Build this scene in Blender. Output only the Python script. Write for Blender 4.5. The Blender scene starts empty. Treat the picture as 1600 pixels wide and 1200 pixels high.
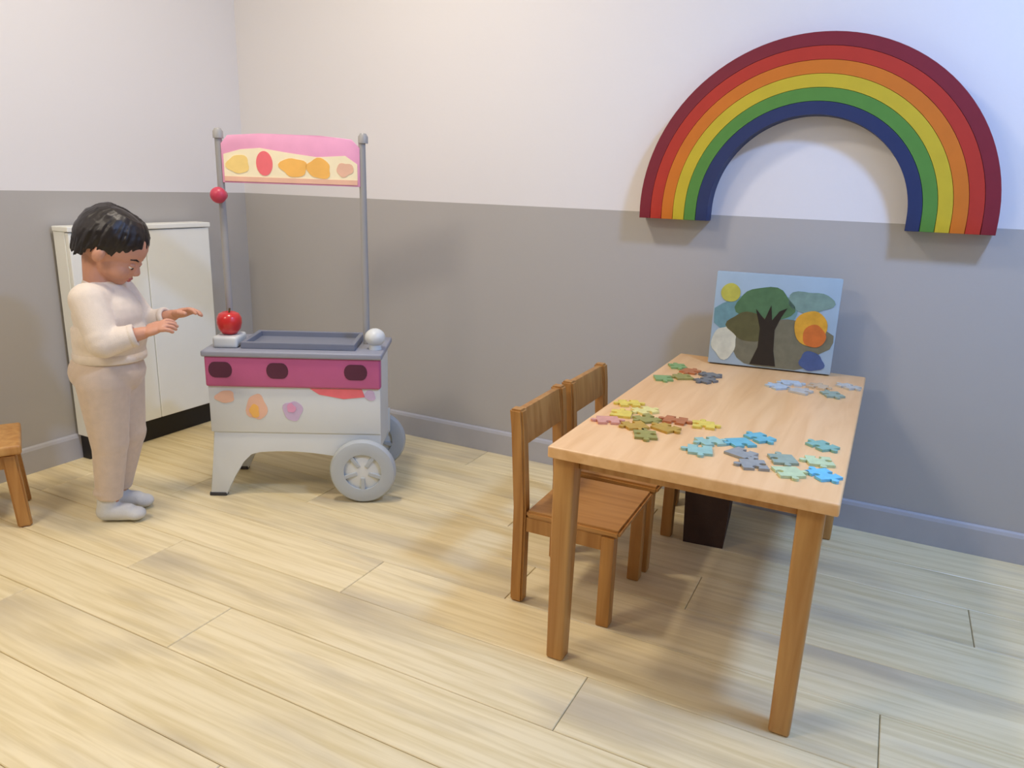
import bpy, bmesh, math, random
from mathutils import Vector, Matrix
random.seed(7)
S = bpy.context.scene
COL = S.collection

# ---------------------------------------------------------------- camera
FPX, YAW, PITCH, ROLL = 1152.54, -0.46428, 0.26227, 0.03439
CAM = Vector((2.6342, -2.5083, 1.05))
fw = Vector((math.sin(YAW) * math.cos(PITCH), math.cos(YAW) * math.cos(PITCH), -math.sin(PITCH)))
rt = Vector((math.cos(YAW), -math.sin(YAW), 0))
up = rt.cross(fw)
c_, s_ = math.cos(ROLL), math.sin(ROLL)
rt, up = c_ * rt + s_ * up, -s_ * rt + c_ * up
cd = bpy.data.cameras.new('camera')
cd.sensor_width = 36
cd.lens = 36 * FPX / 1600
cd.clip_start = 0.02
cam = bpy.data.objects.new('camera', cd)
M = Matrix((rt, up, -fw)).transposed().to_4x4()
M.translation = CAM
cam.matrix_world = M
COL.objects.link(cam)
S.camera = cam

# ---------------------------------------------------------------- world, daylight, exposure
w = bpy.data.worlds.new('world')
S.world = w
w.use_nodes = True
w.node_tree.nodes['Background'].inputs[0].default_value = (0.50, 0.68, 1.0, 1)
w.node_tree.nodes['Background'].inputs[1].default_value = 1.0
S.view_settings.view_transform = 'Standard'
S.view_settings.look = 'None'
S.view_settings.gamma = 1
S.view_settings.exposure = 0.25
S.view_settings.use_curve_mapping = False
ROOM_X, ROOM_Y, ROOM_Z = 3.8, -6.2, 2.5
WIN = (-2.5, -0.35, 0.75, 2.3)           # window opening in the right wall: y0, y1, z0, z1


def area(name, loc, rot, sx, sy, power, col):
    l = bpy.data.lights.new(name, 'AREA')
    l.shape = 'RECTANGLE'
    l.size, l.size_y = sx, sy
    l.energy = power
    l.color = col
    o = bpy.data.objects.new(name, l)
    o.location = loc
    o.rotation_euler = rot
    COL.objects.link(o)
    return o


# daylight entering through the window of the right wall
area('window_daylight', (ROOM_X + 0.02, (WIN[0] + WIN[1]) / 2, (WIN[2] + WIN[3]) / 2), (0, math.radians(90), 0),
     WIN[3] - WIN[2] - 0.12, WIN[1] - WIN[0] - 0.12, 5, (0.29, 0.51, 1.0))
LAMP_POWER, LAMP_COL = 20, (1.0, 0.89, 0.755)
COOL_POWER, COOL_COL = 34, (0.285, 0.49, 1.0)


# ---------------------------------------------------------------- materials
def nodes(name):
    m = bpy.data.materials.new(name)
    m.use_nodes = True
    nt = m.node_tree
    return m, nt, nt.nodes['Principled BSDF']


def N(nt, t, **k):
    n = nt.nodes.new(t)
    for a, b in k.items():
        setattr(n, a, b)
    return n


def lin(c):
    return tuple(((v / 255) / 12.92 if v / 255 <= .04045 else ((v / 255 + .055) / 1.055) ** 2.4) for v in c)


def mat(name, rgb, rough=.5, var=.06, scale=30, bump=0.0, bscale=200, coat=0.0, metal=0.0, sheen=0.0):
    """plain surface: colour with slight mottling and fine relief"""
    m, nt, b = nodes(name)
    col = lin(rgb)
    tc = N(nt, 'ShaderNodeTexCoord')
    n = N(nt, 'ShaderNodeTexNoise')
    n.inputs['Scale'].default_value = scale
    n.inputs['Detail'].default_value = 4
    nt.links.new(tc.outputs['Object'], n.inputs['Vector'])
    r = N(nt, 'ShaderNodeValToRGB')
    r.color_ramp.elements[0].position = .3
    r.color_ramp.elements[1].position = .7
    r.color_ramp.elements[0].color = (*[v * (1 - var) for v in col], 1)
    r.color_ramp.elements[1].color = (*[min(1, v * (1 + var)) for v in col], 1)
    nt.links.new(n.outputs['Fac'], r.inputs['Fac'])
    nt.links.new(r.outputs['Color'], b.inputs['Base Color'])
    b.inputs['Roughness'].default_value = rough
    b.inputs['Metallic'].default_value = metal
    b.inputs['Coat Weight'].default_value = coat
    b.inputs['Sheen Weight'].default_value = sheen
    if bump:
        n2 = N(nt, 'ShaderNodeTexNoise')
        n2.inputs['Scale'].default_value = bscale
        n2.inputs['Detail'].default_value = 3
        nt.links.new(tc.outputs['Object'], n2.inputs['Vector'])
        bp = N(nt, 'ShaderNodeBump')
        bp.inputs['Strength'].default_value = bump
        bp.inputs['Distance'].default_value = .002
        nt.links.new(n2.outputs['Fac'], bp.inputs['Height'])
        nt.links.new(bp.outputs['Normal'], b.inputs['Normal'])
    return m


def wood(name, light, dark, stretch=(2, 40, 40), rough=.45, rnd=0.0, patch=0.0, patchcol=(0, 0, 0)):
    m, nt, b = nodes(name)
    tc = N(nt, 'ShaderNodeTexCoord')
    oi = N(nt, 'ShaderNodeObjectInfo')
    off = N(nt, 'ShaderNodeVectorMath', operation='SCALE')
    comb = N(nt, 'ShaderNodeCombineXYZ')
    for i in range(3):
        nt.links.new(oi.outputs['Random'], comb.inputs[i])
    off.inputs['Scale'].default_value = 37.0
    nt.links.new(comb.outputs[0], off.inputs[0])
    mp = N(nt, 'ShaderNodeMapping')
    mp.inputs['Scale'].default_value = stretch
    nt.links.new(tc.outputs['Object'], mp.inputs['Vector'])
    add = N(nt, 'ShaderNodeVectorMath', operation='ADD')
    nt.links.new(mp.outputs[0], add.inputs[0])
    nt.links.new(off.outputs[0], add.inputs[1])
    n = N(nt, 'ShaderNodeTexNoise')
    n.inputs['Scale'].default_value = 1
    n.inputs['Detail'].default_value = 6
    n.inputs['Distortion'].default_value = .6
    nt.links.new(add.outputs[0], n.inputs['Vector'])
    r = N(nt, 'ShaderNodeValToRGB')
    r.color_ramp.elements[0].position = .32
    r.color_ramp.elements[1].position = .62
    r.color_ramp.elements[0].color = (*lin(dark), 1)
    r.color_ramp.elements[1].color = (*lin(light), 1)
    nt.links.new(n.outputs['Fac'], r.inputs['Fac'])
    out = r.outputs['Color']
    if patch:
        mp2 = N(nt, 'ShaderNodeMapping')
        mp2.inputs['Scale'].default_value = (1.6, 7, 7)
        nt.links.new(tc.outputs['Object'], mp2.inputs['Vector'])
        add2 = N(nt, 'ShaderNodeVectorMath', operation='ADD')
        nt.links.new(mp2.outputs[0], add2.inputs[0])
        nt.links.new(off.outputs[0], add2.inputs[1])
        n3 = N(nt, 'ShaderNodeTexNoise')
        n3.inputs['Scale'].default_value = 1
        n3.inputs['Detail'].default_value = 3
        nt.links.new(add2.outputs[0], n3.inputs['Vector'])
        mr = N(nt, 'ShaderNodeMapRange')
        mr.inputs['From Min'].default_value = .5
        mr.inputs['From Max'].default_value = .75
        mr.inputs['To Max'].default_value = patch
        nt.links.new(n3.outputs['Fac'], mr.inputs['Value'])
        mx = N(nt, 'ShaderNodeMix', data_type='RGBA')
        nt.links.new(mr.outputs[0], mx.inputs['Factor'])
        nt.links.new(out, mx.inputs['A'])
        mx.inputs['B'].default_value = (*lin(patchcol), 1)
        out = mx.outputs['Result']
    if rnd:
        hs = N(nt, 'ShaderNodeHueSaturation')
        mr2 = N(nt, 'ShaderNodeMapRange')
        mr2.inputs['To Min'].default_value = 1 - rnd
        mr2.inputs['To Max'].default_value = 1 + rnd
        nt.links.new(oi.outputs['Random'], mr2.inputs['Value'])
        nt.links.new(mr2.outputs[0], hs.inputs['Value'])
        nt.links.new(out, hs.inputs['Color'])
        out = hs.outputs['Color']
    nt.links.new(out, b.inputs['Base Color'])
    b.inputs['Roughness'].default_value = rough
    bp = N(nt, 'ShaderNodeBump')
    bp.inputs['Strength'].default_value = .12
    bp.inputs['Distance'].default_value = .001
    nt.links.new(n.outputs['Fac'], bp.inputs['Height'])
    nt.links.new(bp.outputs['Normal'], b.inputs['Normal'])
    return m


def wall_paint():
    """white emulsion above, warm grey emulsion below the paint line"""
    m, nt, b = nodes('two_tone_wall_paint')
    g = N(nt, 'ShaderNodeNewGeometry')
    sx = N(nt, 'ShaderNodeSeparateXYZ')
    nt.links.new(g.outputs['Position'], sx.inputs[0])
    gt = N(nt, 'ShaderNodeMath', operation='GREATER_THAN')
    gt.inputs[1].default_value = 0.98
    nt.links.new(sx.outputs['Z'], gt.inputs[0])
    mx = N(nt, 'ShaderNodeMix', data_type='RGBA')
    mx.inputs['A'].default_value = (*lin((180, 176, 170)), 1)
    mx.inputs['B'].default_value = (*lin((232, 229, 227)), 1)
    nt.links.new(gt.outputs[0], mx.inputs['Factor'])
    nt.links.new(mx.outputs['Result'], b.inputs['Base Color'])
    b.inputs['Roughness'].default_value = .6
    n = N(nt, 'ShaderNodeTexNoise')
    n.inputs['Scale'].default_value = 90
    n.inputs['Detail'].default_value = 4
    nt.links.new(g.outputs['Position'], n.inputs['Vector'])
    bp = N(nt, 'ShaderNodeBump')
    bp.inputs['Strength'].default_value = .12
    bp.inputs['Distance'].default_value = .002
    nt.links.new(n.outputs['Fac'], bp.inputs['Height'])
    nt.links.new(bp.outputs['Normal'], b.inputs['Normal'])
    return m


def emit(name, rgb, s):
    m, nt, b = nodes(name)
    b.inputs['Base Color'].default_value = (*rgb, 1)
    b.inputs['Emission Color'].default_value = (*rgb, 1)
    b.inputs['Emission Strength'].default_value = s
    return m


MT = dict(
    wall=wall_paint(),
    ceil=mat('ceiling_white', (232, 230, 226), .8, .02, 20, .1, 120),
    skirting=mat('skirting_satin_grey', (178, 176, 176), .4, .03, 12),
    sub=mat('underlay_dark', (70, 58, 44), .9),
    plank=wood('oak_laminate', (240, 222, 176), (222, 201, 148), (3, 60, 60), .38, .045, .75, (178, 164, 138)),
    beech=wood('beech_clear_lacquer', (198, 148, 84), (176, 122, 60), (40, 40, 3), .38),
    beech_top=wood('beech_table_top', (242, 194, 136), (230, 178, 118), (30, 3, 30), .33),
    chairwood=wood('beech_chair_wood', (188, 136, 72), (164, 110, 50), (40, 40, 3), .4),
    seatwood=wood('beech_seat_wood', (198, 146, 84), (176, 124, 62), (3, 40, 40), .4),
    white=mat('white_lacquer', (246, 247, 238), .35, .01, 8),
    black=mat('black_plinth', (30, 26, 24), .6),
    plastic=mat('white_plastic', (218, 220, 214), .35, .015, 8),
    greyp=mat('light_grey_plastic', (182, 187, 186), .4, .02, 8),
    counter=mat('blue_grey_plastic', (150, 152, 162), .4, .03, 12),
    tray=mat('slate_grey_plastic', (124, 128, 140), .45, .03, 12),
    tube=mat('grey_tube', (160, 158, 154), .4, .02, 10),
    pink=mat('magenta_plastic', (190, 92, 134), .4, .04, 14),
    pinkl=mat('pink_print', (230, 160, 190), .45, .04, 20),
    maroon=mat('plum_recess_shade', (86, 34, 56), .6, .06, 14),
    cream=mat('cream_print', (250, 236, 196), .5, .03, 20),
    yellow=mat('yellow_print', (248, 214, 130), .5, .05, 20),
    coral=mat('coral_print', (244, 116, 120), .5, .05, 20),
    orange=mat('orange_print', (250, 190, 96), .5, .05, 20),
    peach=mat('peach_print', (238, 190, 160), .5, .05, 20),
    lilac=mat('lilac_print', (206, 182, 206), .5, .05, 20),
    red=mat('red_plastic', (206, 40, 40), .3, .05, 12, coat=.3),
    crimson=mat('crimson_plastic', (196, 62, 84), .4, .04, 12),
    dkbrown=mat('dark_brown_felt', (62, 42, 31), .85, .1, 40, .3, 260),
    rubber=mat('dark_rubber', (60, 58, 56), .7),
    stem=mat('brown_stem', (92, 80, 40), .6),
    skin=mat('skin', (206, 150, 122), .5, .05, 25, .05, 300),
    hair=mat('black_hair', (26, 19, 18), .42, .25, 60, .3, 90),
    knit=mat('cream_knit_cotton', (232, 217, 198), .9, .03, 60, .5, 420, sheen=.3),
    trousers=mat('beige_pink_cotton', (212, 190, 166), .9, .04, 50, .4, 380, sheen=.3),
    sock=mat('white_sock_knit', (214, 212, 204), .9, .03, 60, .5, 420),
    eyew=mat('eye_white', (235, 230, 226), .2, .01),
    iris=mat('dark_iris', (30, 20, 16), .15, .05),
    lip=mat('lip_skin', (190, 104, 96), .45, .05),
    metal=mat('brushed_steel', (170, 170, 172), .35, .03, 10, metal=.9),
    alu=mat('window_white_frame', (225, 226, 228), .4, .02),
    diff=emit('lamp_diffuser', LAMP_COL, 4.0),
    diffcool=emit('cool_lamp_diffuser', COOL_COL, 4.0),
)


# ---------------------------------------------------------------- mesh helpers
def empty(name, loc=(0, 0, 0), rz=0, rx=0):
    o = bpy.data.objects.new(name, None)
    o.empty_display_size = .05
    o.location = loc
    o.rotation_euler = (rx, 0, rz)
    COL.objects.link(o)
    return o


def obj(name, bm, m, parent=None, smooth=False, loc=None, rz=None):
    if isinstance(bm, bmesh.types.BMesh):
        bmesh.ops.recalc_face_normals(bm, faces=bm.faces)
        me = bpy.data.meshes.new(name)
        bm.to_mesh(me)
        bm.free()
        me.materials.append(MT[m] if isinstance(m, str) else m)
        if smooth:
            for p in me.polygons:
                p.use_smooth = True
            if smooth != 'all':
                me.set_sharp_from_angle(angle=math.radians(38))
    else:
        me = bm
    o = bpy.data.objects.new(name, me)
    COL.objects.link(o)
    if parent is not None:
        o.parent = parent
    if loc is not None:
        o.location = loc
    if rz is not None:
        o.rotation_euler[2] = rz
    return o


def tag(o, label=None, cat=None, group=None, kind=None):
    for k, v in (('label', label), ('category', cat), ('group', group), ('kind', kind)):
        if v:
            o[k] = v
    return o


def copy_tree(o, parent=None):
    c = o.copy()
    COL.objects.link(c)
    c.parent = parent
    for ch in [x for x in bpy.data.objects if x.parent == o]:
        copy_tree(ch, c)
    return c


def merge(bm, other, mtx=None):
    if mtx is not None:
        bmesh.ops.transform(other, matrix=mtx, verts=other.verts)
    me = bpy.data.meshes.new('tmp')
    other.to_mesh(me)
    other.free()
    bm.from_mesh(me)
    bpy.data.meshes.remove(me)
    return bm


def box(x0, x1, y0, y1, z0, z1, bev=0.0, seg=2, bm=None, mtx=None):
    b = bmesh.new()
    bmesh.ops.create_cube(b, size=1)
    for v in b.verts:
        v.co = ((x0 + x1) / 2 + v.co.x * (x1 - x0), (y0 + y1) / 2 + v.co.y * (y1 - y0), (z0 + z1) / 2 + v.co.z * (z1 - z0))
    if bev:
        bmesh.ops.bevel(b, geom=b.edges[:], offset=bev, segments=seg, affect='EDGES', profile=.6)
    if bm is None and mtx is None:
        return b
    return merge(bm if bm is not None else bmesh.new(), b, mtx)


def prism(poly, d0, d1, plane='xz', bev=0.0):
    """extrude a 2-D outline; plane 'xz' extrudes along y, 'xy' along z"""
    b = bmesh.new()
    def P(u, v, d):
        return (u, d, v) if plane == 'xz' else (u, v, d)
    lo = [b.verts.new(P(u, v, d0)) for u, v in poly]
    hi = [b.verts.new(P(u, v, d1)) for u, v in poly]
    b.faces.new(lo)
    b.faces.new(hi[::-1])
    n = len(poly)
    for i in range(n):
        b.faces.new((lo[i], hi[i], hi[(i + 1) % n], lo[(i + 1) % n]))
    if bev:
        e = [e for e in b.edges if len({v.co.y if plane == 'xz' else v.co.z for v in e.verts}) == 1]
        bmesh.ops.bevel(b, geom=e, offset=bev, segments=2, affect='EDGES', profile=.6)
    return b


def lathe(prof, seg=32, axis='z'):
    b = bmesh.new()
    rings = []
    for r, z in prof:
        if r < 1e-6:
            rings.append([b.verts.new((0, 0, z))])
        else:
            rings.append([b.verts.new((r * math.cos(2 * math.pi * i / seg), r * math.sin(2 * math.pi * i / seg), z)) for i in range(seg)])
    for a, c in zip(rings, rings[1:]):
        for i in range(seg):
            q = [a[i % len(a)], a[(i + 1) % len(a)], c[(i + 1) % len(c)], c[i % len(c)]]
            u = []
            for v in q:
                if v not in u:
                    u.append(v)
            if len(u) > 2:
                b.faces.new(u)
    if axis == 'y':
        bmesh.ops.rotate(b, verts=b.verts, cent=(0, 0, 0), matrix=Matrix.Rotation(math.radians(90), 3, 'X'))
    return b


def tube(p0, p1, r0, r1=None, seg=16, bm=None):
    r1 = r0 if r1 is None else r1
    p0, p1 = Vector(p0), Vector(p1)
    d = p1 - p0
    b = bmesh.new()
    bmesh.ops.create_cone(b, cap_ends=True, segments=seg, radius1=r0, radius2=r1, depth=d.length)
    q = Vector((0, 0, 1)).rotation_difference(d.normalized()).to_matrix().to_4x4()
    q.translation = (p0 + p1) / 2
    return merge(bm if bm is not None else bmesh.new(), b, q)


def ell(c, r, bm, rot=None, sub=3):
    b = bmesh.new()
    bmesh.ops.create_icosphere(b, subdivisions=sub, radius=1)
    m = Matrix.Translation(Vector(c)) @ (rot.to_4x4() if rot is not None else Matrix.Identity(4)) @ Matrix.Diagonal((*((r, r, r) if not hasattr(r, '__len__') else r), 1))
    return merge(bm, b, m)


def cap(p0, p1, r0, r1, bm, e0=True, e1=True, seg=20):
    tube(p0, p1, r0, r1, seg, bm)
    if e0:
        ell(p0, r0, bm, sub=2 if r0 < .02 else 3)
    if e1:
        ell(p1, r1, bm, sub=2 if r1 < .02 else 3)
    return bm


def fuse(bm, voxel, smooth, name='fused'):
    """union of overlapping closed solids -> one continuous skin"""
    me = bpy.data.meshes.new('raw')
    bm.to_mesh(me)
    bm.free()
    o = bpy.data.objects.new('raw', me)
    COL.objects.link(o)
    r = o.modifiers.new('r', 'REMESH')
    r.mode = 'VOXEL'
    r.voxel_size = voxel
    if smooth:
        s = o.modifiers.new('s', 'SMOOTH')
        s.factor = .5
        s.iterations = smooth
    dg = bpy.context.evaluated_depsgraph_get()
    dg.update()
    out = bpy.data.meshes.new_from_object(o.evaluated_get(dg))
    bpy.data.objects.remove(o)
    bpy.data.meshes.remove(me)
    for p in out.polygons:
        p.use_smooth = True
    out.name = name
    return out


def setmat(me, *ms):
    me.materials.clear()
    for m in ms:
        me.materials.append(MT[m])
    return me


def ellipse(cx, cy, rx, ry, n=24, a0=0, a1=2 * math.pi):
    k = n if abs(a1 - a0 - 2 * math.pi) < 1e-6 else n + 1
    return [(cx + rx * math.cos(a0 + (a1 - a0) * i / n), cy + ry * math.sin(a0 + (a1 - a0) * i / n)) for i in range(k)]


def blobby(cx, cy, rx, ry, seed, n=26, amp=.14):
    rr = random.Random(seed)
    ph = [rr.random() * 6.28 for _ in range(4)]
    out = []
    for i in range(n):
        a = 2 * math.pi * i / n
        k = 1 + amp * (math.sin(2 * a + ph[0]) * .5 + math.sin(3 * a + ph[1]) * .6 + math.sin(5 * a + ph[2]) * .4)
        out.append((cx + rx * k * math.cos(a), cy + ry * k * math.sin(a)))
    return out


# ---------------------------------------------------------------- room
T = .12
tag(obj('wall_back', box(-T, ROOM_X + T, 0, T, -.05, ROOM_Z), 'wall'), kind='structure')
tag(obj('wall_left', box(-T, 0, ROOM_Y, 0, -.05, ROOM_Z), 'wall'), kind='structure')
tag(obj('wall_front', box(-T, ROOM_X + T, ROOM_Y - T, ROOM_Y, -.05, ROOM_Z), 'wall'), kind='structure')
b = box(ROOM_X, ROOM_X + T, ROOM_Y, WIN[0], -.05, ROOM_Z)
box(ROOM_X, ROOM_X + T, WIN[1], 0, -.05, ROOM_Z, bm=b)
box(ROOM_X, ROOM_X + T, WIN[0], WIN[1], -.05, WIN[2], bm=b)
box(ROOM_X, ROOM_X + T, WIN[0], WIN[1], WIN[3], ROOM_Z, bm=b)
tag(obj('wall_right', b, 'wall'), kind='structure')
tag(obj('ceiling', box(-T, ROOM_X + T, ROOM_Y - T, T, ROOM_Z, ROOM_Z + .1), 'ceil'), kind='structure')

# window frame (daylight source) in the right wall
wf = tag(empty('window_1', (ROOM_X + .07, (WIN[0] + WIN[1]) / 2, WIN[2])), kind='structure')
wy, wz = (WIN[1] - WIN[0]) / 2, WIN[3] - WIN[2]
b = box(-.03, .03, -wy, -wy + .06, 0, wz, .004)
box(-.03, .03, wy - .06, wy, 0, wz, .004, bm=b)
box(-.03, .03, -wy + .06, wy - .06, 0, .06, .004, bm=b)
box(-.03, .03, -wy + .06, wy - .06, wz - .06, wz, .004, bm=b)
obj('window_frame', b, 'alu', wf)
gm, gnt, gb = nodes('window_glass')
gb.inputs['Transmission Weight'].default_value = 1
gb.inputs['Roughness'].default_value = 0
gb.inputs['IOR'].default_value = 1.45
obj('pane', box(-.004, .004, -wy + .06, wy - .06, .06, wz - .06), gm, wf)
obj('window_sill', box(-.16, -.03, -wy - .05, wy + .05, -.03, 0, .005), 'alu', wf)


def skirting(name, L, loc, rz):
    prof = [(0, 0), (-.014, 0), (-.014, .082), (-.010, .092), (-.004, .096), (0, .096)]
    b = bmesh.new()
    a = [b.verts.new((0, y, z)) for y, z in prof]
    c = [b.verts.new((L, y, z)) for y, z in prof]
    n = len(prof)
    b.faces.new(a)
    b.faces.new(c[::-1])
    for i in range(n):
        b.faces.new((a[i], c[i], c[(i + 1) % n], a[(i + 1) % n]))
    tag(obj(name, b, 'skirting', loc=loc, rz=rz), kind='structure')


skirting('baseboard_back', ROOM_X - .002, (.001, 0, 0), 0)
skirting('baseboard_left', -ROOM_Y - .016, (0, ROOM_Y, 0), math.radians(90))
skirting('baseboard_right', -ROOM_Y - .016, (ROOM_X, -.015, 0), math.radians(-90))

# floor: laminate planks laid along the back wall
fl = tag(obj('floor', box(0, ROOM_X, ROOM_Y, 0, -.05, -.010), 'sub'), kind='structure')
PW, PL, GAP = .192, 1.285, .0016
pm = {}


def plank_mesh(L, W):
    k = (round(L, 3), round(W, 3))
    if k not in pm:
        b = bmesh.new()
        g = .0016
        lo = [b.verts.new((x, y, -.010)) for x, y in ((0, 0), (L, 0), (L, W), (0, W))]
        mi = [b.verts.new((x, y, -g)) for x, y in ((0, 0), (L, 0), (L, W), (0, W))]
        hi = [b.verts.new((x, y, 0)) for x, y in ((g, g), (L - g, g), (L - g, W - g), (g, W - g))]
        b.faces.new(hi)
        for i in range(4):
            j = (i + 1) % 4
            b.faces.new((lo[i], lo[j], mi[j], mi[i]))
            b.faces.new((mi[i], mi[j], hi[j], hi[i]))
        bmesh.ops.recalc_face_normals(b, faces=b.faces)
        me = bpy.data.meshes.new('plank')
        b.to_mesh(me)
        b.free()
        me.materials.append(MT['plank'])
        pm[k] = me
    return pm[k]


y = 0.0
row = 0
offs = [0, .52, .9, .28, .71, 1.1, .40]
while y > ROOM_Y + .001:
    W = min(PW, y - ROOM_Y)
    x = -offs[row % 7]
    while x < ROOM_X:
        a, e = max(0, x), min(ROOM_X, x + PL)
        if e - a > .03:
            obj('plank', plank_mesh(e - a - GAP, W - GAP), None, fl, loc=(a, y - W, 0))
        x += PL
    y -= W
    row += 1

# ceiling lamps
def ceiling_lamp(x, y, label, power, col=LAMP_COL, dm='diff', size=.27):
    t = tag(empty('ceiling_light', (x, y, ROOM_Z)), label, 'ceiling light', 'round ceiling lights')
    R = size / 2 + .015
    obj('lamp_frame', lathe([(R, 0), (R + .025, 0), (R + .025, -.022), (R + .018, -.03), (R, -.03), (R, 0)], 48), 'alu', t, smooth=True)
    obj('diffuser', lathe([(0, -.004), (R - .001, -.004), (R - .001, -.02), (0, -.024)], 48), dm, t, smooth=True)
    l = area('lamp_light', (0, 0, -.035), (0, 0, 0), size, size, power, col)
    l.data.shape = 'ELLIPSE'
    l.parent = t


ceiling_lamp(1.12, -1.1, 'round white ceiling light above the play corner', LAMP_POWER * .8)
ceiling_lamp(.75, -2.9, 'round white ceiling light behind the viewpoint', LAMP_POWER * .95, size=.7)

ceiling_lamp(3.3, -1.15, 'round cool-white ceiling light at the right of the rainbow', COOL_POWER, COOL_COL, 'diffcool')

# ---------------------------------------------------------------- rainbow on the back wall
RB = tag(empty('rainbow_arch', (2.372, 0, .962)), 'large six-colour rainbow arch hanging on the wall above the table', 'wall decoration')
bandcol = [('crimson', (124, 22, 40)), ('red', (182, 46, 28)), ('orange', (208, 114, 22)), ('yellow', (200, 176, 38)),
           ('green', (82, 136, 54)), ('navy blue', (30, 46, 90))]
R0, R1, LEG, DEP = .508, .283, .036, .065
bwid = (R0 - R1) / 6
for i, (nm, rgb) in enumerate(bandcol):
    ro, ri = R0 - i * bwid, R0 - (i + 1) * bwid + .0012
    pts = [(ro, 0)] + [(ro * math.cos(a), LEG + ro * math.sin(a)) for a in [math.pi * k / 56 for k in range(57)]] + [(-ro, 0)]
    pts += [(-ri, 0)] + [(-ri * math.cos(a), LEG + ri * math.sin(a)) for a in [math.pi * k / 56 for k in range(57)]] + [(ri, 0)]
    m = mat('rainbow_' + nm.replace(' ', '_'), rgb, .55, .04, 18, .08, 160)
    o = obj('band', prism(pts, -DEP, -.001, 'xz', .003), m, RB, smooth=True)
    o['label'] = nm + ' arc of the rainbow'

# ---------------------------------------------------------------- slim white cabinet against the left wall
CB = tag(empty('cabinet', (0.016, -.6, 0)), 'slim white cabinet on a black plinth against the wall behind the child', 'cabinet')
obj('body', box(0, .062, -.3, .3, .095, .845, .003), 'white', CB)
obj('plinth', box(0, .04, -.29, .29, .001, .095), 'black', CB)
obj('cabinet_top', box(0, .088, -.303, .303, .845, .863, .003), 'white', CB)
for s in (-1, 1):
    d = obj('door', box(.063, .082, -.2985 if s < 0 else .0015, -.0015 if s < 0 else .2985, .098, .842, .003), 'white', CB)

# ---------------------------------------------------------------- children's table
TX, TY, TW, TD, TH = 2.0484, -1.1616, .5702, 1.085, .5244
TB = tag(empty('table', (TX, TY, 0)), "light wooden children's table with loose puzzle pieces on it", 'table')
obj('table_top', box(0, TW, 0, TD, TH - .026, TH, .005, 3), 'beech_top', TB, smooth=True)
LGW = .049
for lx in (.005, TW - .022 - LGW):
    for ly in (.022, TD - .022 - LGW):
        b = bmesh.new()
        t = .004
        vs = []
        for z, k in ((0, t), (TH - .026, 0)):
            vs.append([b.verts.new((lx + k + (LGW - 2 * k) * u, ly + k + (LGW - 2 * k) * v, z)) for u, v in ((0, 0), (1, 0), (1, 1), (0, 1))])
        b.faces.new(vs[0])
        b.faces.new(vs[1])
        for i in range(4):
            b.faces.new((vs[0][i], vs[0][(i + 1) % 4], vs[1][(i + 1) % 4], vs[1][i]))
        bmesh.ops.bevel(b, geom=b.edges[:], offset=.006, segments=3, affect='EDGES', profile=.5)
        obj('leg', b, 'beech', TB, smooth=True)
for x0, x1, y0, y1 in ((.054, TW - .072, .052, .066), (.054, TW - .072, TD - .066, TD - .052), (.024, .038, .072, TD - .072), (TW - .054, TW - .040, .072, TD - .072)):
    obj('apron', box(x0, x1, y0, y1, TH - .058, TH - .026, .002), 'beech', TB)


# ---------------------------------------------------------------- children's chairs (backrest on the -x side)
def make_chair():
    c = empty('child_chair')
    W, D, SH, BH, L = .29, .235, .262, .522, .034
    s = prism([(-.012, -W / 2 + .002), (D, -W / 2 + .002), (D, W / 2 - .002), (-.012, W / 2 - .002)], SH - .02, SH, 'xy')
    bmesh.ops.bevel(s, geom=s.edges[:], offset=.006, segments=2, affect='EDGES')
    obj('seat', s, 'seatwood', c, smooth=True)
    for sy in (-1, 1):
        y0 = sy * (W / 2 - L / 2)
        # rear post runs from the floor to the top rail with a slight rake
        b = bmesh.new()
        rings = []
        for z, x in ((0, -.030), (SH, -.030), (BH - .05, -.044), (BH, -.05)):
            rings.append([b.verts.new((x + L * (u - .5), y0 + L * (v - .5), z)) for u, v in ((0, 0), (1, 0), (1, 1), (0, 1))])
        b.faces.new(rings[0])
        b.faces.new(rings[-1])
        for p, q in zip(rings, rings[1:]):
            for i in range(4):
                b.faces.new((p[i], p[(i + 1) % 4], q[(i + 1) % 4], q[i]))
        bmesh.ops.recalc_face_normals(b, faces=b.faces)
        bmesh.ops.bevel(b, geom=[e for e in b.edges if e.calc_face_angle(0) > .5], offset=.005, segments=2, affect='EDGES')
        obj('back_post', b, 'chairwood', c, smooth=True)
        obj('leg', box(D - .045, D - .045 + L, y0 - L / 2, y0 + L / 2, 0, SH - .02, .005), 'chairwood', c, smooth=True)
        obj('side_rail', box(-.013, D - .045, y0 - .009, y0 + .009, SH - .06, SH - .02, .002), 'chairwood', c)
    m = Matrix.Translation((-.046, 0, BH - .04)) @ Matrix.Rotation(math.radians(-7), 4, 'Y')
    obj('backrest', box(-.011, .011, -W / 2 + L - .002, W / 2 - L + .002, -.058, .036, .005, 2, mtx=m), 'chairwood', c, smooth=True)
    return c


CH = make_chair()
CH.location = (1.918, -.815, 0)
CH.rotation_euler[2] = math.radians(1)
tag(CH, "wooden child's chair tucked under the table, nearest the camera", 'chair', 'chairs at the table')
C2 = copy_tree(CH)
C2.location = (1.921, -.497, 0)
C2.rotation_euler[2] = math.radians(0)
C2['label'] = "wooden child's chair tucked under the table, next to the wall"

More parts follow.
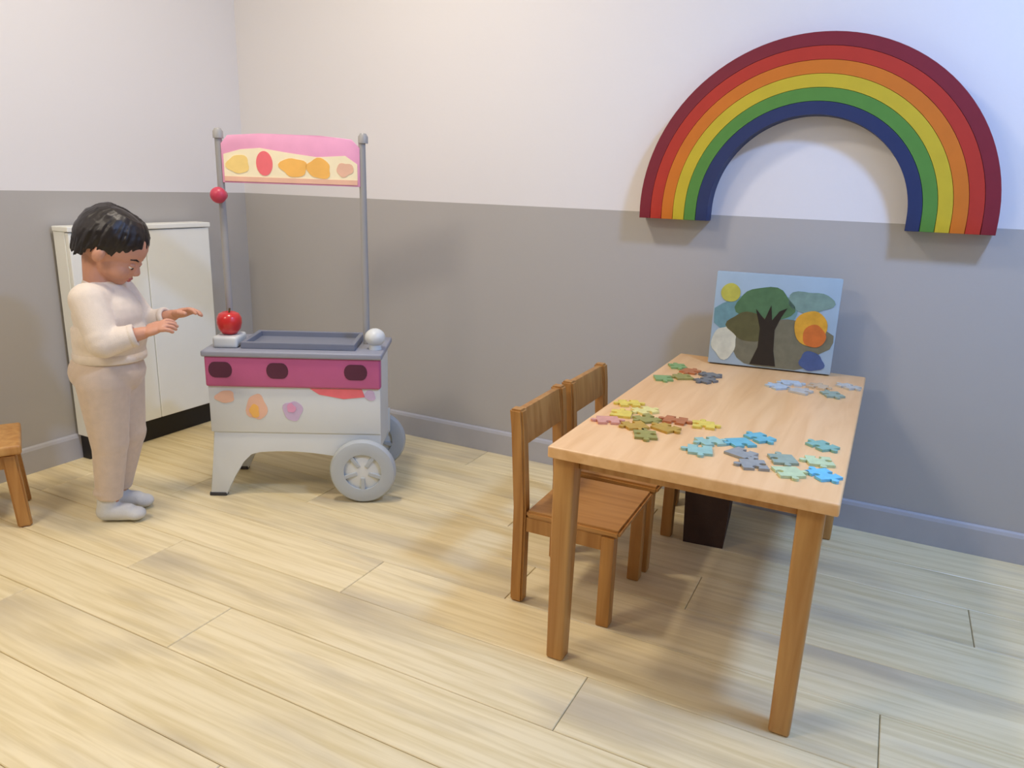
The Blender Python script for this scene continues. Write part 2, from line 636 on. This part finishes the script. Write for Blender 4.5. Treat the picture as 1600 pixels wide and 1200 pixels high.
# dark bin on the floor under the table
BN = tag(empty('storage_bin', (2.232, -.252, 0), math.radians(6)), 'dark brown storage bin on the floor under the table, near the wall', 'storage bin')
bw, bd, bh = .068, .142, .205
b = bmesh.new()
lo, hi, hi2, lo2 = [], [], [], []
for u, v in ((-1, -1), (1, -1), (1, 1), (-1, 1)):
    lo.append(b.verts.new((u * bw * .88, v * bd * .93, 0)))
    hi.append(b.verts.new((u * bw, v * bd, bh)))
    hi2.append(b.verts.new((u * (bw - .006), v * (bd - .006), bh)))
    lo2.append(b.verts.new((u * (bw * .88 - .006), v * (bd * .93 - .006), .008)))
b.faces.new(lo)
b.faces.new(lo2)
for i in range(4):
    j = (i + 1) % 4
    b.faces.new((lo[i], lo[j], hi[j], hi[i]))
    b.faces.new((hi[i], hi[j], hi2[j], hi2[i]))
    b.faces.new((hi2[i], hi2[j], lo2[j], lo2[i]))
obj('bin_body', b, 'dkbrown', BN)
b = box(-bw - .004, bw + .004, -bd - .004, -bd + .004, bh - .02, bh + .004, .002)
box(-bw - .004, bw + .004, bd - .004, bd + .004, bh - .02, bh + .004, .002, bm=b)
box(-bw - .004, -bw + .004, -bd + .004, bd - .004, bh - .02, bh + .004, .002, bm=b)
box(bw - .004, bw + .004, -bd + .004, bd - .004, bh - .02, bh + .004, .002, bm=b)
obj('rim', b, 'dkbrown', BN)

# stool cut by the left picture edge
ST = tag(empty('stool', (.241, -1.392, 0), math.radians(60)), 'low wooden stool behind the child at the left edge', 'stool')
b = box(-.15, .15, -.125, .125, .232, .262, .009, 3)
obj('seat', b, 'beech', ST, smooth=True)
for sx in (-1, 1):
    for sy in (-1, 1):
        b = bmesh.new()
        rings = []
        for z, k in ((0, 1.03), (.232, .9)):
            cx, cy = sx * .128 * k, sy * .102 * k
            rings.append([b.verts.new((cx + .019 * u, cy + .019 * v, z)) for u, v in ((-1, -1), (1, -1), (1, 1), (-1, 1))])
        b.faces.new(rings[0])
        b.faces.new(rings[1])
        for i in range(4):
            b.faces.new((rings[0][i], rings[0][(i + 1) % 4], rings[1][(i + 1) % 4], rings[1][i]))
        bmesh.ops.bevel(b, geom=b.edges[:], offset=.005, segments=2, affect='EDGES')
        obj('leg', b, 'chairwood', ST, smooth=True)
for sy in (-1, 1):
    obj('stretcher', box(-.105, .105, sy * .095 - .008, sy * .095 + .008, .185, .225, .003), 'chairwood', ST)

# ---------------------------------------------------------------- toy trolley
TR = tag(empty('toy_trolley', (.937, -.757, 0), math.radians(29.5)), 'white and pink toy market trolley with a printed sign on two grey posts', 'toy trolley')
XL, XR, DP = -.262, .300, .27
# base with an arched underside, front and rear frames
arch = [(XL - .016, 0), (XL + .036, 0)] + [(XL + .040 + .41 * t, .142 * math.sin(math.pi / 2 * min(1, t * 4.2)) + .022 * math.sin(math.pi * t)) for t in [i / 14 for i in range(1, 15)]]
arch += [(XR - .09, .10), (XR - .03, .10), (XR, .16), (XR, .245), (XL + .012, .245), (XL + .004, .15)]
for d0, d1 in ((.004, .026), (DP - .026, DP - .004)):
    obj('base_frame', prism(arch, d0, d1, 'xz', .003), 'plastic', TR, smooth=True)
obj('body', box(XL + .012, XR - .004, .026, DP - .026, .165, .488, .004), 'plastic', TR)
obj('front_panel', box(XL + .004, XR, .0, .024, .23, .39, .004), 'plastic', TR, smooth=True)
fa = obj('fascia', box(XL, XR + .002, -.008, .024, .388, .492, .008, 3), 'pink', TR, smooth=True)
for cx, wd in ((-.212, .075), (-.03, .07), (.222, .075)):
    pts = ellipse(cx + wd / 2 - .02, .445, .02, .026, 8, -math.pi / 2, math.pi / 2) + ellipse(cx - wd / 2 + .02, .445, .02, .026, 8, math.pi / 2, 1.5 * math.pi)
    obj('slot_shade', prism(pts, -.0095, -.006, 'xz'), 'maroon', fa)  # flat patch, its dark plum colour stands in for shade inside an opening
obj('counter', box(XL - .008, XR + .008, -.014, DP + .004, .488, .508, .006, 3), 'counter', TR, smooth=True)
tr = bmesh.new()
box(-.155, .215, .03, .045, .508, .53, .003, bm=tr)
box(-.155, .215, .225, .24, .508, .53, .003, bm=tr)
box(-.155, -.14, .045, .225, .508, .53, .003, bm=tr)
box(.2, .215, .045, .225, .508, .53, .003, bm=tr)
box(-.14, .2, .045, .225, .508, .512, bm=tr)
obj('tray', tr, 'tray', TR)
obj('pedestal', box(-.245, -.165, .03, .135, .508, .545, .01, 3), 'plastic', TR, smooth=True)
# printed decorations on the front panel
def decal(parent, name, pts, d, m, t=.0012):
    return obj(name, prism(pts, d - t, d + .0005, 'xz'), m, parent)


fp = [o for o in TR.children if o.name.startswith('front_panel')][0]
decal(fp, 'printed_motif', blobby(-.105, .318, .032, .046, 3), -.0002, 'peach')
decal(fp, 'printed_motif', blobby(-.112, .306, .016, .022, 5), -.0016, 'orange')
decal(fp, 'printed_motif', blobby(.012, .308, .03, .036, 8), -.0002, 'lilac')
decal(fp, 'printed_motif', blobby(.008, .318, .014, .016, 9), -.0016, 'pinkl')
decal(fp, 'printed_motif', [(.07, .386), (.24, .386), (.25, .36), (.18, .352), (.10, .366)], -.0002, 'coral')
decal(fp, 'printed_motif', blobby(.266, .366, .018, .018, 12), -.0002, 'lilac')
decal(fp, 'printed_motif', blobby(-.205, .352, .03, .022, 14), -.0002, 'peach')


# wheels
def wheel(x, yy):
    wv = obj('wheel', lathe([(.062, -.017), (.09, -.020), (.104, -.016), (.11, -.006), (.11, .006), (.104, .016), (.09, .020), (.062, .017), (.062, -.017)], 48, 'y'), 'greyp', TR, smooth=True, loc=(x, yy, .1105))
    obj('wheel_disc', lathe([(0, -.012), (.03, -.013), (.063, -.006), (.063, .006), (.03, .013), (0, .012)], 40, 'y'), 'plastic', wv, smooth=True)
    obj('hub_cap', lathe([(0, -.022), (.012, -.022), (.02, -.018), (.022, -.008), (.022, .01), (0, .012)], 28, 'y'), 'greyp', wv, smooth=True)
    for k in range(5):
        a = 2 * math.pi * k / 5 + .3
        mtx = Matrix.Rotation(a, 4, 'Y')
        obj('spoke', box(.02, .064, -.016, .002, -.007, .007, .003, mtx=mtx), 'greyp', wv)


wheel(.243, -.026)
wheel(.243, DP + .026)
obj('axle', tube((.243, -.03, .1105), (.243, DP + .03, .1105), .008), 'tube', TR, smooth=True)
for yy in (.015, DP - .015):
    obj('foot_pad', box(XL - .018, XL + .038, yy - .014, yy + .014, .0, .012, .003), 'rubber', TR)
# posts, sign, handle
PY = .15
for px in (-.222, .236):
    o = obj('post', tube((px, PY, .506), (px + (-.0 if px < 0 else -.004), PY, 1.178), .0115, .0115, 20), 'tube', TR, smooth=True)
    obj('post_cap', lathe([(0, .02), (.010, .018), (.016, .008), (.016, -.012), (0, -.012)], 20), 'tube', o, smooth=True, loc=(px, PY, 1.178))
SG = obj('sign_board', prism([(-.212, 1.03), (.226, 1.03), (.226, 1.15), (.20, 1.176), (.1, 1.184), (-.09, 1.184), (-.19, 1.176), (-.212, 1.15)], PY - .012, PY + .004, 'xz', .002), 'pinkl', TR, smooth=True)
sd = PY - .012
decal(SG, 'printed_panel', [(-.205, 1.036), (.218, 1.036), (.218, 1.10), (.18, 1.125), (.09, 1.118), (.0, 1.128), (-.09, 1.14), (-.15, 1.134), (-.205, 1.118)], sd, 'cream')
decal(SG, 'printed_motif', blobby(-.16, 1.088, .034, .03, 21), sd - .0012, 'yellow')
decal(SG, 'printed_motif', ellipse(-.077, 1.093, .026, .038, 24), sd - .0012, 'coral')
decal(SG, 'printed_motif', blobby(.015, 1.084, .042, .030, 25), sd - .0012, 'orange')
decal(SG, 'printed_motif', blobby(.095, 1.083, .040, .030, 27), sd - .0012, 'orange')
decal(SG, 'printed_motif', blobby(.178, 1.082, .026, .022, 28), sd - .0012, 'peach')
decal(SG, 'printed_strip', [(-.205, 1.035), (.218, 1.035), (.218, 1.05), (-.205, 1.05)], sd - .0014, 'peach')
kb = bmesh.new()
ell((-.224, PY - .028, .99), (.026, .022, .026), kb)
tube((-.224, PY - .012, .99), (-.224, PY + .012, .99), .017, .017, 20, kb)
k_ = obj('clamp_knob', kb, 'crimson', TR, smooth=True)
k_['label'] = 'red round knob on the left post'
hb = bmesh.new()
ell((.276, .07, .548), (.034, .034, .03), hb)
tube((.276, .07, .506), (.276, .07, .53), .022, .018, 20, hb)
k_ = obj('grip_knob', hb, 'plastic', TR, smooth=True)
k_['label'] = 'white rounded knob at the counter end'

# red toy apple on the pedestal
ap = tag(empty('toy_apple'), 'shiny red toy apple on the left end of the trolley counter', 'toy fruit')
tm = TR.matrix_basis
ap.location = tm @ Vector((-.203, .082, .5452))
prof = [(0, .004), (.012, .0), (.024, .003), (.035, .018), (.040, .038), (.039, .054), (.032, .068), (.020, .074), (.008, .071), (0, .066)]
obj('fruit', lathe(prof, 32), 'red', ap, smooth='all')
sb = bmesh.new()
tube((0, 0, .064), (.004, .002, .086), .0026, .0032, 10, sb)
obj('stem', sb, 'stem', ap, smooth=True)

# ---------------------------------------------------------------- standing picture box at the back of the table
BXW, BXH, BXD = .362, .288, .052
BX = tag(empty('puzzle_box', (2.335, -.105, TH + .0008), math.radians(7)), 'upright picture box with a dark tree and orange ball standing on the table', 'box')
BX.rotation_euler[0] = math.radians(-4)
obj('carton', box(-BXW / 2, BXW / 2, -BXD, 0, 0, BXH, .003), mat('carton_sky_print', (160, 180, 190), .4, .05, 9), BX, smooth=True)
BM = {k: mat('box_print_' + k.replace(' ', '_'), c, .42, .12, 40) for k, c in {
    'green': (82, 116, 76), 'teal': (108, 146, 146), 'dark brown': (40, 32, 22), 'olive': (92, 88, 52), 'cream': (206, 204, 178),
    'amber': (216, 160, 50), 'deep orange': (206, 110, 46), 'blue': (74, 92, 132), 'yellow': (190, 184, 78), 'moss': (116, 112, 88), 'sage': (122, 150, 138)}.items()}


def bp(cx, cy, rx, ry, k, lay, seed, amp=.14, sharp=None):
    pts = sharp or blobby(cx * BXW, cy * BXH, rx * BXW, ry * BXH, seed, amp=amp)
    pts = [(max(-BXW / 2 + .004, min(BXW / 2 - .004, u)), max(.004, min(BXH - .004, v))) for u, v in pts]
    b = prism(pts, -BXD - .0006 - lay * .0005, -BXD + .0005, 'xz')
    bmesh.ops.remove_doubles(b, verts=b.verts, dist=1e-5)
    o = obj('printed_shape', b, BM[k], BX)
    return o


bp(-.14, .52, .32, .30, 'teal', 1, 1)
bp(.06, .27, .42, .27, 'moss', 1.5, 2)
bp(-.08, .68, .22, .19, 'green', 2, 3)
bp(.27, .74, .17, .12, 'sage', 2, 4)
bp(-.20, .43, .17, .15, 'olive', 3, 5)
bp(-.38, .24, .11, .17, 'cream', 2, 6)
bp(0, 0, 0, 0, 'dark brown', 4, 7, sharp=[(u * BXW, v * BXH) for u, v in
   ((-.15, .03), (.06, .03), (.03, .2), (.02, .42), (.06, .56), (.10, .66), (.04, .62), (-.01, .52), (-.03, .68), (-.07, .52), (-.15, .63), (-.10, .42), (-.10, .22))])
bp(.30, .47, .125, .19, 'amber', 4, 8, .05)
bp(.335, .39, .09, .12, 'deep orange', 5, 9, .06)
bp(.34, .12, .10, .10, 'blue', 3, 10)
bp(-.37, .78, .08, .10, 'yellow', 3, 11, .02)

# ---------------------------------------------------------------- loose puzzle pieces on the table
def jig(n, e, s, wd, q=.050):
    """outline of a jigsaw piece; sides 1 = tab, -1 = hole, 0 = straight"""
    def side(p, d, nrm, t):
        out = [p]
        if t:
            c = p + d * .5 + nrm * t * q * .17
            out += [p + d * .5 - d.normalized() * q * .07 + nrm * t * q * .02]
            out += [c + (-d.normalized() * math.cos(a) + nrm * t * math.sin(a)) * q * .135 for a in [math.radians(v) for v in (-40, -10, 25, 60, 90, 120, 155, 190, 220)]]
            out += [p + d * .5 + d.normalized() * q * .07 + nrm * t * q * .02]
        return out
    h = q / 2
    X, Y = Vector((1, 0)), Vector((0, 1))
    pts = side(Vector((-h, -h)), X * q, -Y, s) + side(Vector((h, -h)), Y * q, X, e) + side(Vector((h, h)), -X * q, Y, n) + side(Vector((-h, h)), -Y * q, -X, wd)
    return [(p.x, p.y) for p in pts]


JT = [(1, -1, 1, -1), (-1, 1, -1, 1), (1, 1, -1, -1), (0, 1, -1, 1), (0, -1, 1, 0), (1, -1, 0, 1)]
PCOL = {'yellow': (226, 198, 84), 'pale yellow': (228, 212, 130), 'ochre': (190, 150, 62), 'pinkish': (214, 152, 130), 'rust brown': (184, 112, 66), 'olive': (156, 148, 78),
        'green': (132, 164, 100), 'slate grey': (112, 112, 108), 'pale blue': (182, 194, 198), 'pale grey': (190, 186, 172), 'grey green': (148, 164, 144), 'teal': (110, 178, 186),
        'pale teal': (154, 190, 172), 'grey': (152, 152, 144), 'sea green': (130, 176, 158), 'sky blue': (112, 192, 224), 'lime': (192, 208, 160), 'beige': (200, 176, 140)}
PM = {k: mat('puzzle_' + k.replace(' ', '_'), v, .4, .10, 90) for k, v in PCOL.items()}
A, B_, C_, D_, F_ = 'in the yellow heap by the left table edge', 'in the green and grey heap near the picture box', 'in the pale heap in front of the box', 'in the teal heap near the front edge', 'near the right front corner of the table'
pieces = [
    (2.102, -.773, 'yellow', 'bright yellow jigsaw piece farthest back ' + A), (2.150, -.815, 'pale yellow', 'pale yellow jigsaw piece ' + A), (2.182, -.862, 'olive', 'olive jigsaw piece ' + A),
    (2.099, -.932, 'pinkish', 'pink jigsaw piece ' + A), (2.115, -.865, 'yellow', 'bright yellow jigsaw piece in the middle of the yellow heap'), (2.170, -.93, 'ochre', 'light ochre jigsaw piece ' + A),
    (2.205, -.985, 'olive', 'olive jigsaw piece nearest the front ' + A), (2.235, -.850, 'rust brown', 'rust brown jigsaw piece ' + A), (2.285, -.845, 'yellow', 'bright yellow jigsaw piece at the right end of the yellow heap'), (2.232, -.915, 'ochre', 'ochre jigsaw piece beside the rust brown one'),
    (2.098, -.462, 'green', 'green jigsaw piece ' + B_), (2.150, -.415, 'olive', 'olive jigsaw piece ' + B_), (2.204, -.411, 'slate grey', 'slate grey jigsaw piece ' + B_), (2.108, -.300, 'green', 'green jigsaw piece behind the other green one by the picture box'), (2.190, -.350, 'slate grey', 'slate grey jigsaw piece closest to the picture box'), (2.150, -.330, 'rust brown', 'brown jigsaw piece left of the picture box'),
    (2.405, -.370, 'pale blue', 'pale blue jigsaw piece ' + C_), (2.462, -.385, 'pale grey', 'pale grey jigsaw piece ' + C_), (2.545, -.371, 'grey green', 'grey green jigsaw piece ' + C_), (2.583, -.250, 'pale grey', 'pale grey jigsaw piece near the right back corner of the table'), (2.500, -.300, 'beige', 'beige jigsaw piece ' + C_), (2.430, -.305, 'pale blue', 'pale blue jigsaw piece just in front of the picture box'),
    (2.399, -.926, 'teal', 'teal jigsaw piece ' + D_), (2.336, -1.018, 'pale teal', 'pale teal jigsaw piece at the left end of the teal heap'), (2.432, -.868, 'teal', 'teal jigsaw piece farthest back ' + D_), (2.345, -.955, 'pale teal', 'pale teal jigsaw piece ' + D_),
    (2.465, -1.045, 'grey', 'grey jigsaw piece ' + D_), (2.497, -.985, 'grey green', 'grey green jigsaw piece ' + D_), (2.420, -1.000, 'grey', 'grey jigsaw piece beside the teal ones'), (2.533, -1.046, 'lime', 'pale lime jigsaw piece ' + F_),
    (2.561, -.848, 'sea green', 'sea green jigsaw piece lying alone by the right table edge'), (2.578, -1.040, 'sky blue', 'sky blue jigsaw piece ' + F_), (2.565, -.955, 'lime', 'pale lime jigsaw piece behind the sky blue one'),
]
jm = {}
# pieces lie flat next to each other: nudge neighbours apart until none overlap
pos = [[x, yy] for x, yy, _, _ in pieces]
for _ in range(400):
    for i in range(len(pos)):
        for j in range(i):
            dx, dy = pos[i][0] - pos[j][0], pos[i][1] - pos[j][1]
            dd = math.hypot(dx, dy) + 1e-6
            if dd < .066:
                k = (.066 - dd) / dd * .3
                pos[i][0] += dx * k
                pos[i][1] += dy * k
                pos[j][0] -= dx * k
                pos[j][1] -= dy * k
        pos[i][0] = max(TX + .04, min(TX + TW - .04, pos[i][0]))
        pos[i][1] = max(TY + .04, min(-.205, pos[i][1]))
pieces = [(p[0], p[1], k, lab) for p, (_, _, k, lab) in zip(pos, pieces)]
for i, (x, yy, k, lab) in enumerate(pieces):
    key = (k, i % 6)
    if key not in jm:
        b = prism(jig(*JT[i % 6]), 0, .0055, 'xy')
        bmesh.ops.recalc_face_normals(b, faces=b.faces)
        me = bpy.data.meshes.new('puzzle_piece')
        b.to_mesh(me)
        b.free()
        me.materials.append(PM[k])
        jm[key] = me
    o = obj('puzzle_piece', jm[key], None, loc=(x, yy, TH + .0003), rz=random.uniform(0, 6.28))
    tag(o, lab, 'puzzle piece', 'loose puzzle pieces on the table')

# ---------------------------------------------------------------- the child
HEAD = Vector((.020, 0, .836))
HR = Matrix.Rotation(math.radians(34), 3, 'Y')          # head bowed forward


def H(x, yv, z):
    return HEAD + HR @ Vector((x, yv, z)) * .955


def hand(bm, wrist, d, upv, side, K=1.22):
    """palm, four bent fingers of unequal length and a thumb off the side of the palm"""
    r = .0056 * K
    d = Vector(d).normalized()
    upv = Vector(upv)
    upv = (upv - d * upv.dot(d)).normalized()      # back of the hand
    lat = d.cross(upv).normalized() * side         # towards the little finger
    wv = Vector(wrist)
    p1 = wv + d * (.040 * K)
    R = Matrix((d, lat, upv)).transposed()
    ell(wv + d * (.024 * K), (.027 * K, .0225 * K, .0115 * K), bm, R)
    ell(p1, (.016 * K, .022 * K, .0095 * K), bm, R)
    for k, L in enumerate((.030 * K, .034 * K, .031 * K, .024 * K)):
        base = wv + d * (.040 * K) + lat * ((-.0185 + .0123 * k) * K)
        a = base + d * (L * .45) - upv * .002 + lat * (-.0055 + .0037 * k)
        c = a + (d * .8 - upv * .6).normalized() * L * .38
        e = c + (d * .45 - upv * .9).normalized() * L * .30
        cap(base, a, r * 1.08, r, bm, seg=10)
        cap(a, c, r, r * .95, bm, seg=10)
        cap(c, e, r * .95, r * .82, bm, seg=10)
    t0 = wv + d * (.014 * K) - lat * (.016 * K)
    t1 = t0 + (d * .7 - lat * .75 - upv * .25).normalized() * (.022 * K)
    t2 = t1 + (d * .95 - lat * .15 - upv * .45).normalized() * (.018 * K)
    cap(t0, t1, .0095 * K, .0075 * K, bm, seg=10)
    cap(t1, t2, .0075 * K, .0062 * K, bm, seg=10)


SHn, ELn, WRn = Vector((-.03, -.088, .692)), Vector((.012, -.130, .578)), Vector((.115, -.105, .604))
SHf, ELf, WRf = Vector((-.01, .088, .692)), Vector((.05, .120, .588)), Vector((.145, .085, .622))
HPn, KNn, ANn = Vector((-.03, -.050, .44)), Vector((-.030, -.052, .25)), Vector((-.050, -.050, .062))
HPf, KNf, ANf = Vector((-.02, .050, .44)), Vector((-.010, .046, .25)), Vector((-.055, .048, .062))

bm = bmesh.new()
# head
ell(H(-.012, 0, .022), (.098, .083, .084), bm, HR)
ell(H(.030, 0, -.028), (.058, .062, .066), bm, HR)
ell(H(.052, 0, -.074), (.027, .030, .022), bm, HR)
for s in (-1, 1):
    ell(H(.048, s * .034, -.042), (.034, .028, .030), bm, HR)
    ell(H(-.004, s * .083, -.018), (.017, .008, .025), bm, HR)
    ell(H(-.002, s * .087, -.018), (.012, .007, .018), bm, HR)
    ell(H(.091, s * .007, -.037), (.007, .006, .006), bm, HR)
cap(H(.080, 0, -.008), H(.093, 0, -.031), .008, .0105, bm)
ell(H(.083, 0, -.055), (.008, .017, .0055), bm, HR)
ell(H(.081, 0, -.064), (.008, .014, .006), bm, HR)
# neck, trunk
cap(H(-.022, 0, -.05), (-.025, 0, .715), .042, .046, bm)
ell((-.015, 0, .635), (.075, .092, .09), bm)
ell((-.012, 0, .545), (.082, .088, .09), bm)
ell((-.035, 0, .465), (.085, .092, .075), bm)
for sh, el, wr, sd in ((SHn, ELn, WRn, 1), (SHf, ELf, WRf, -1)):
    cap(Vector((-.02, sh.y * .4, .69)), sh, .045, .036, bm)
    cap(sh, el, .034, .027, bm)
    cap(el, wr, .027, .018, bm)
hand(bm, WRn, (.92, .12, .36), (-.3, -.35, .9), 1)
hand(bm, WRf, (.95, -.10, .28), (-.3, .35, .9), -1)
for hp, kn, an in ((HPn, KNn, ANn), (HPf, KNf, ANf)):
    cap(hp, kn, .058, .04, bm)
    cap(kn, an, .04, .026, bm)
    cap(an, an + Vector((-.012, 0, -.032)), .026, .024, bm)
    cap(an + Vector((-.012, 0, -.034)), an + Vector((.078, -.004, -.042)), .024, .019, bm)
body = setmat(fuse(bm, .0022, 6, 'person'), 'skin')
PERSON = obj('person', body, None, loc=(.60, -1.11, .0035), rz=math.radians(36))
tag(PERSON, 'small child in a cream sweatshirt and beige trousers reaching towards the toy trolley', 'person')

# eyes, brows, mouth tint
for s in (-1, 1):
    eb = bmesh.new()
    ell(H(.0750, s * .030, -.014), (.010, .0115, .0080), eb, HR)
    e = obj('eye', eb, 'eyew', PERSON, smooth='all')
    ib = bmesh.new()
    ell(H(.0822, s * .031, -.0165), (.0038, .0062, .0056), ib, HR)
    obj('iris', ib, 'iris', e, smooth='all')
    lb = bmesh.new()
    ell(H(.0762, s * .030, -.0095), (.0108, .0128, .0075), lb, HR)
    obj('eyelid', lb, 'skin', PERSON, smooth='all')
    bb = bmesh.new()
    cap(H(.084, s * .018, .008), H(.080, s * .034, .012), .0026, .0030, bb)
    cap(H(.080, s * .034, .012), H(.070, s * .048, .008), .0030, .0018, bb)
    obj('eyebrow', bb, 'hair', PERSON, smooth='all')
lb = bmesh.new()
ell(H(.0858, 0, -.0555), (.0065, .0155, .0045), lb, HR)
ell(H(.0838, 0, -.0640), (.0065, .0125, .005), lb, HR)
obj('lips', setmat(fuse(lb, .0015, 3), 'lip'), None, PERSON)

# hair: short, dark, with fringe and layered ends
hb = bmesh.new()
ell(H(-.018, 0, .030), (.098, .087, .082), hb, HR)
ell(H(-.052, 0, .010), (.066, .078, .066), hb, HR)
rr = random.Random(4)
crown = Vector((-.045, 0, .105))
for k in range(120):
    az = rr.uniform(0, 2 * math.pi)
    fr = math.cos(az)                     # 1 = towards the face
    end = .037 if fr > .55 else (.006 if fr > .15 else (-.022 if fr > -.3 else -.058))
    end += rr.uniform(-.012, .010)
    prev = None
    rad = rr.uniform(.0065, .0095)
    for j in range(6):
        t = j / 5
        zz = .106 + (end - .106) * t ** 1.35
        dz = (zz - .030) / .088
        k2 = math.sqrt(max(.0, 1 - min(1, dz * dz))) if zz > .03 else 1 - .20 * ((.03 - zz) / .1) ** 2
        px, py = -.016 + .097 * k2 * math.cos(az), .088 * k2 * math.sin(az)
        p = H(px + rr.uniform(-.003, .003), py + rr.uniform(-.003, .003), zz)
        if prev is not None:
            cap(prev, p, rad * (1 - .10 * (j - 1)), rad * (1 - .12 * j), hb, e0=False, e1=True, seg=8)
        prev = p
hair = setmat(fuse(hb, .0032, 2, 'hair'), 'hair')
obj('hair', hair, None, PERSON)

# sweatshirt
sb = bmesh.new()
ell((-.014, 0, .640), (.094, .108, .092), sb)
ell((-.014, 0, .575), (.102, .110, .085), sb)
tube((-.020, 0, .512), (-.016, 0, .60), .098, .100, 32, sb)
cap(Vector((-.022, 0, .690)), (-.020, 0, .722), .066, .052, sb, True, False)
for sh, el, wr in ((SHn, ELn, WRn), (SHf, ELf, WRf)):
    cap(Vector((-.02, sh.y * .4, .68)), sh, .058, .052, sb)
    cap(sh, el, .052, .043, sb)
    cap(el, wr - (wr - el).normalized() * .030, .043, .031, sb, True, False)
    m_ = el + (sh - el) * .12
    ell(m_, .046, sb)
shirt = obj('sweatshirt', setmat(fuse(sb, .004, 6, 'sweatshirt'), 'knit'), None, PERSON)
# ribbed hem, cuffs and collar
def ring(name, c, d, rx, ry, h, parent, m):
    b = bmesh.new()
    n = 72
    d = Vector(d).normalized()
    q = Vector((0, 0, 1)).rotation_difference(d).to_matrix()
    prof = [(0, -h), (.004, -h * .8), (.005, 0), (.004, h * .8), (0, h), (-.006, h * .8), (-.006, -h * .8)]
    vs = []
    for i in range(n):
        a = 2 * math.pi * i / n
        rib = .0012 if i % 2 else 0
        vs.append([b.verts.new(Vector(c) + q @ Vector(((rx + pr + rib) * math.cos(a), (ry + pr + rib) * math.sin(a), pz))) for pr, pz in prof])
    k = len(prof)
    for i in range(n):
        for j in range(k):
            b.faces.new((vs[i][j], vs[(i + 1) % n][j], vs[(i + 1) % n][(j + 1) % k], vs[i][(j + 1) % k]))
    return obj(name, b, m, parent, smooth='all')


ring('hem', (-.020, 0, .517), (0, 0, 1), .095, .096, .014, shirt, 'knit')
ring('collar', (-.018, 0, .722), (.25, 0, 1), .050, .050, .010, shirt, 'knit')
for el, wr in ((ELn, WRn), (ELf, WRf)):
    d = (wr - el).normalized()
    ring('cuff', wr - d * .032, d, .027, .027, .010, shirt, 'knit')

# trousers
tb = bmesh.new()
ell((-.032, 0, .468), (.106, .108, .080), tb)
tube((-.026, 0, .470), (-.022, 0, .518), .096, .088, 32, tb)
for hp, kn, an in ((HPn, KNn, ANn), (HPf, KNf, ANf)):
    cap(hp + Vector((0, 0, .0)), kn, .074, .052, tb)
    ell(kn + Vector((.004, 0, .01)), .051, tb)
    cap(kn, an + Vector((0, 0, .012)), .050, .038, tb, True, False)
    ell(an + Vector((-.002, 0, .034)), (.042, .041, .022), tb)
obj('trousers', setmat(fuse(tb, .004, 6, 'trousers'), 'trousers'), None, PERSON)
# socks
for an in (ANn, ANf):
    kb = bmesh.new()
    cap(an + Vector((0, 0, .03)), an + Vector((-.010, 0, -.030)), .031, .030, kb, False, True)
    cap(an + Vector((-.014, 0, -.033)), an + Vector((.050, -.003, -.036)), .029, .027, kb)
    ell(an + Vector((.072, -.004, -.0415)), (.032, .030, .021), kb)
    obj('sock', setmat(fuse(kb, .004, 6, 'sock'), 'sock'), None, PERSON)
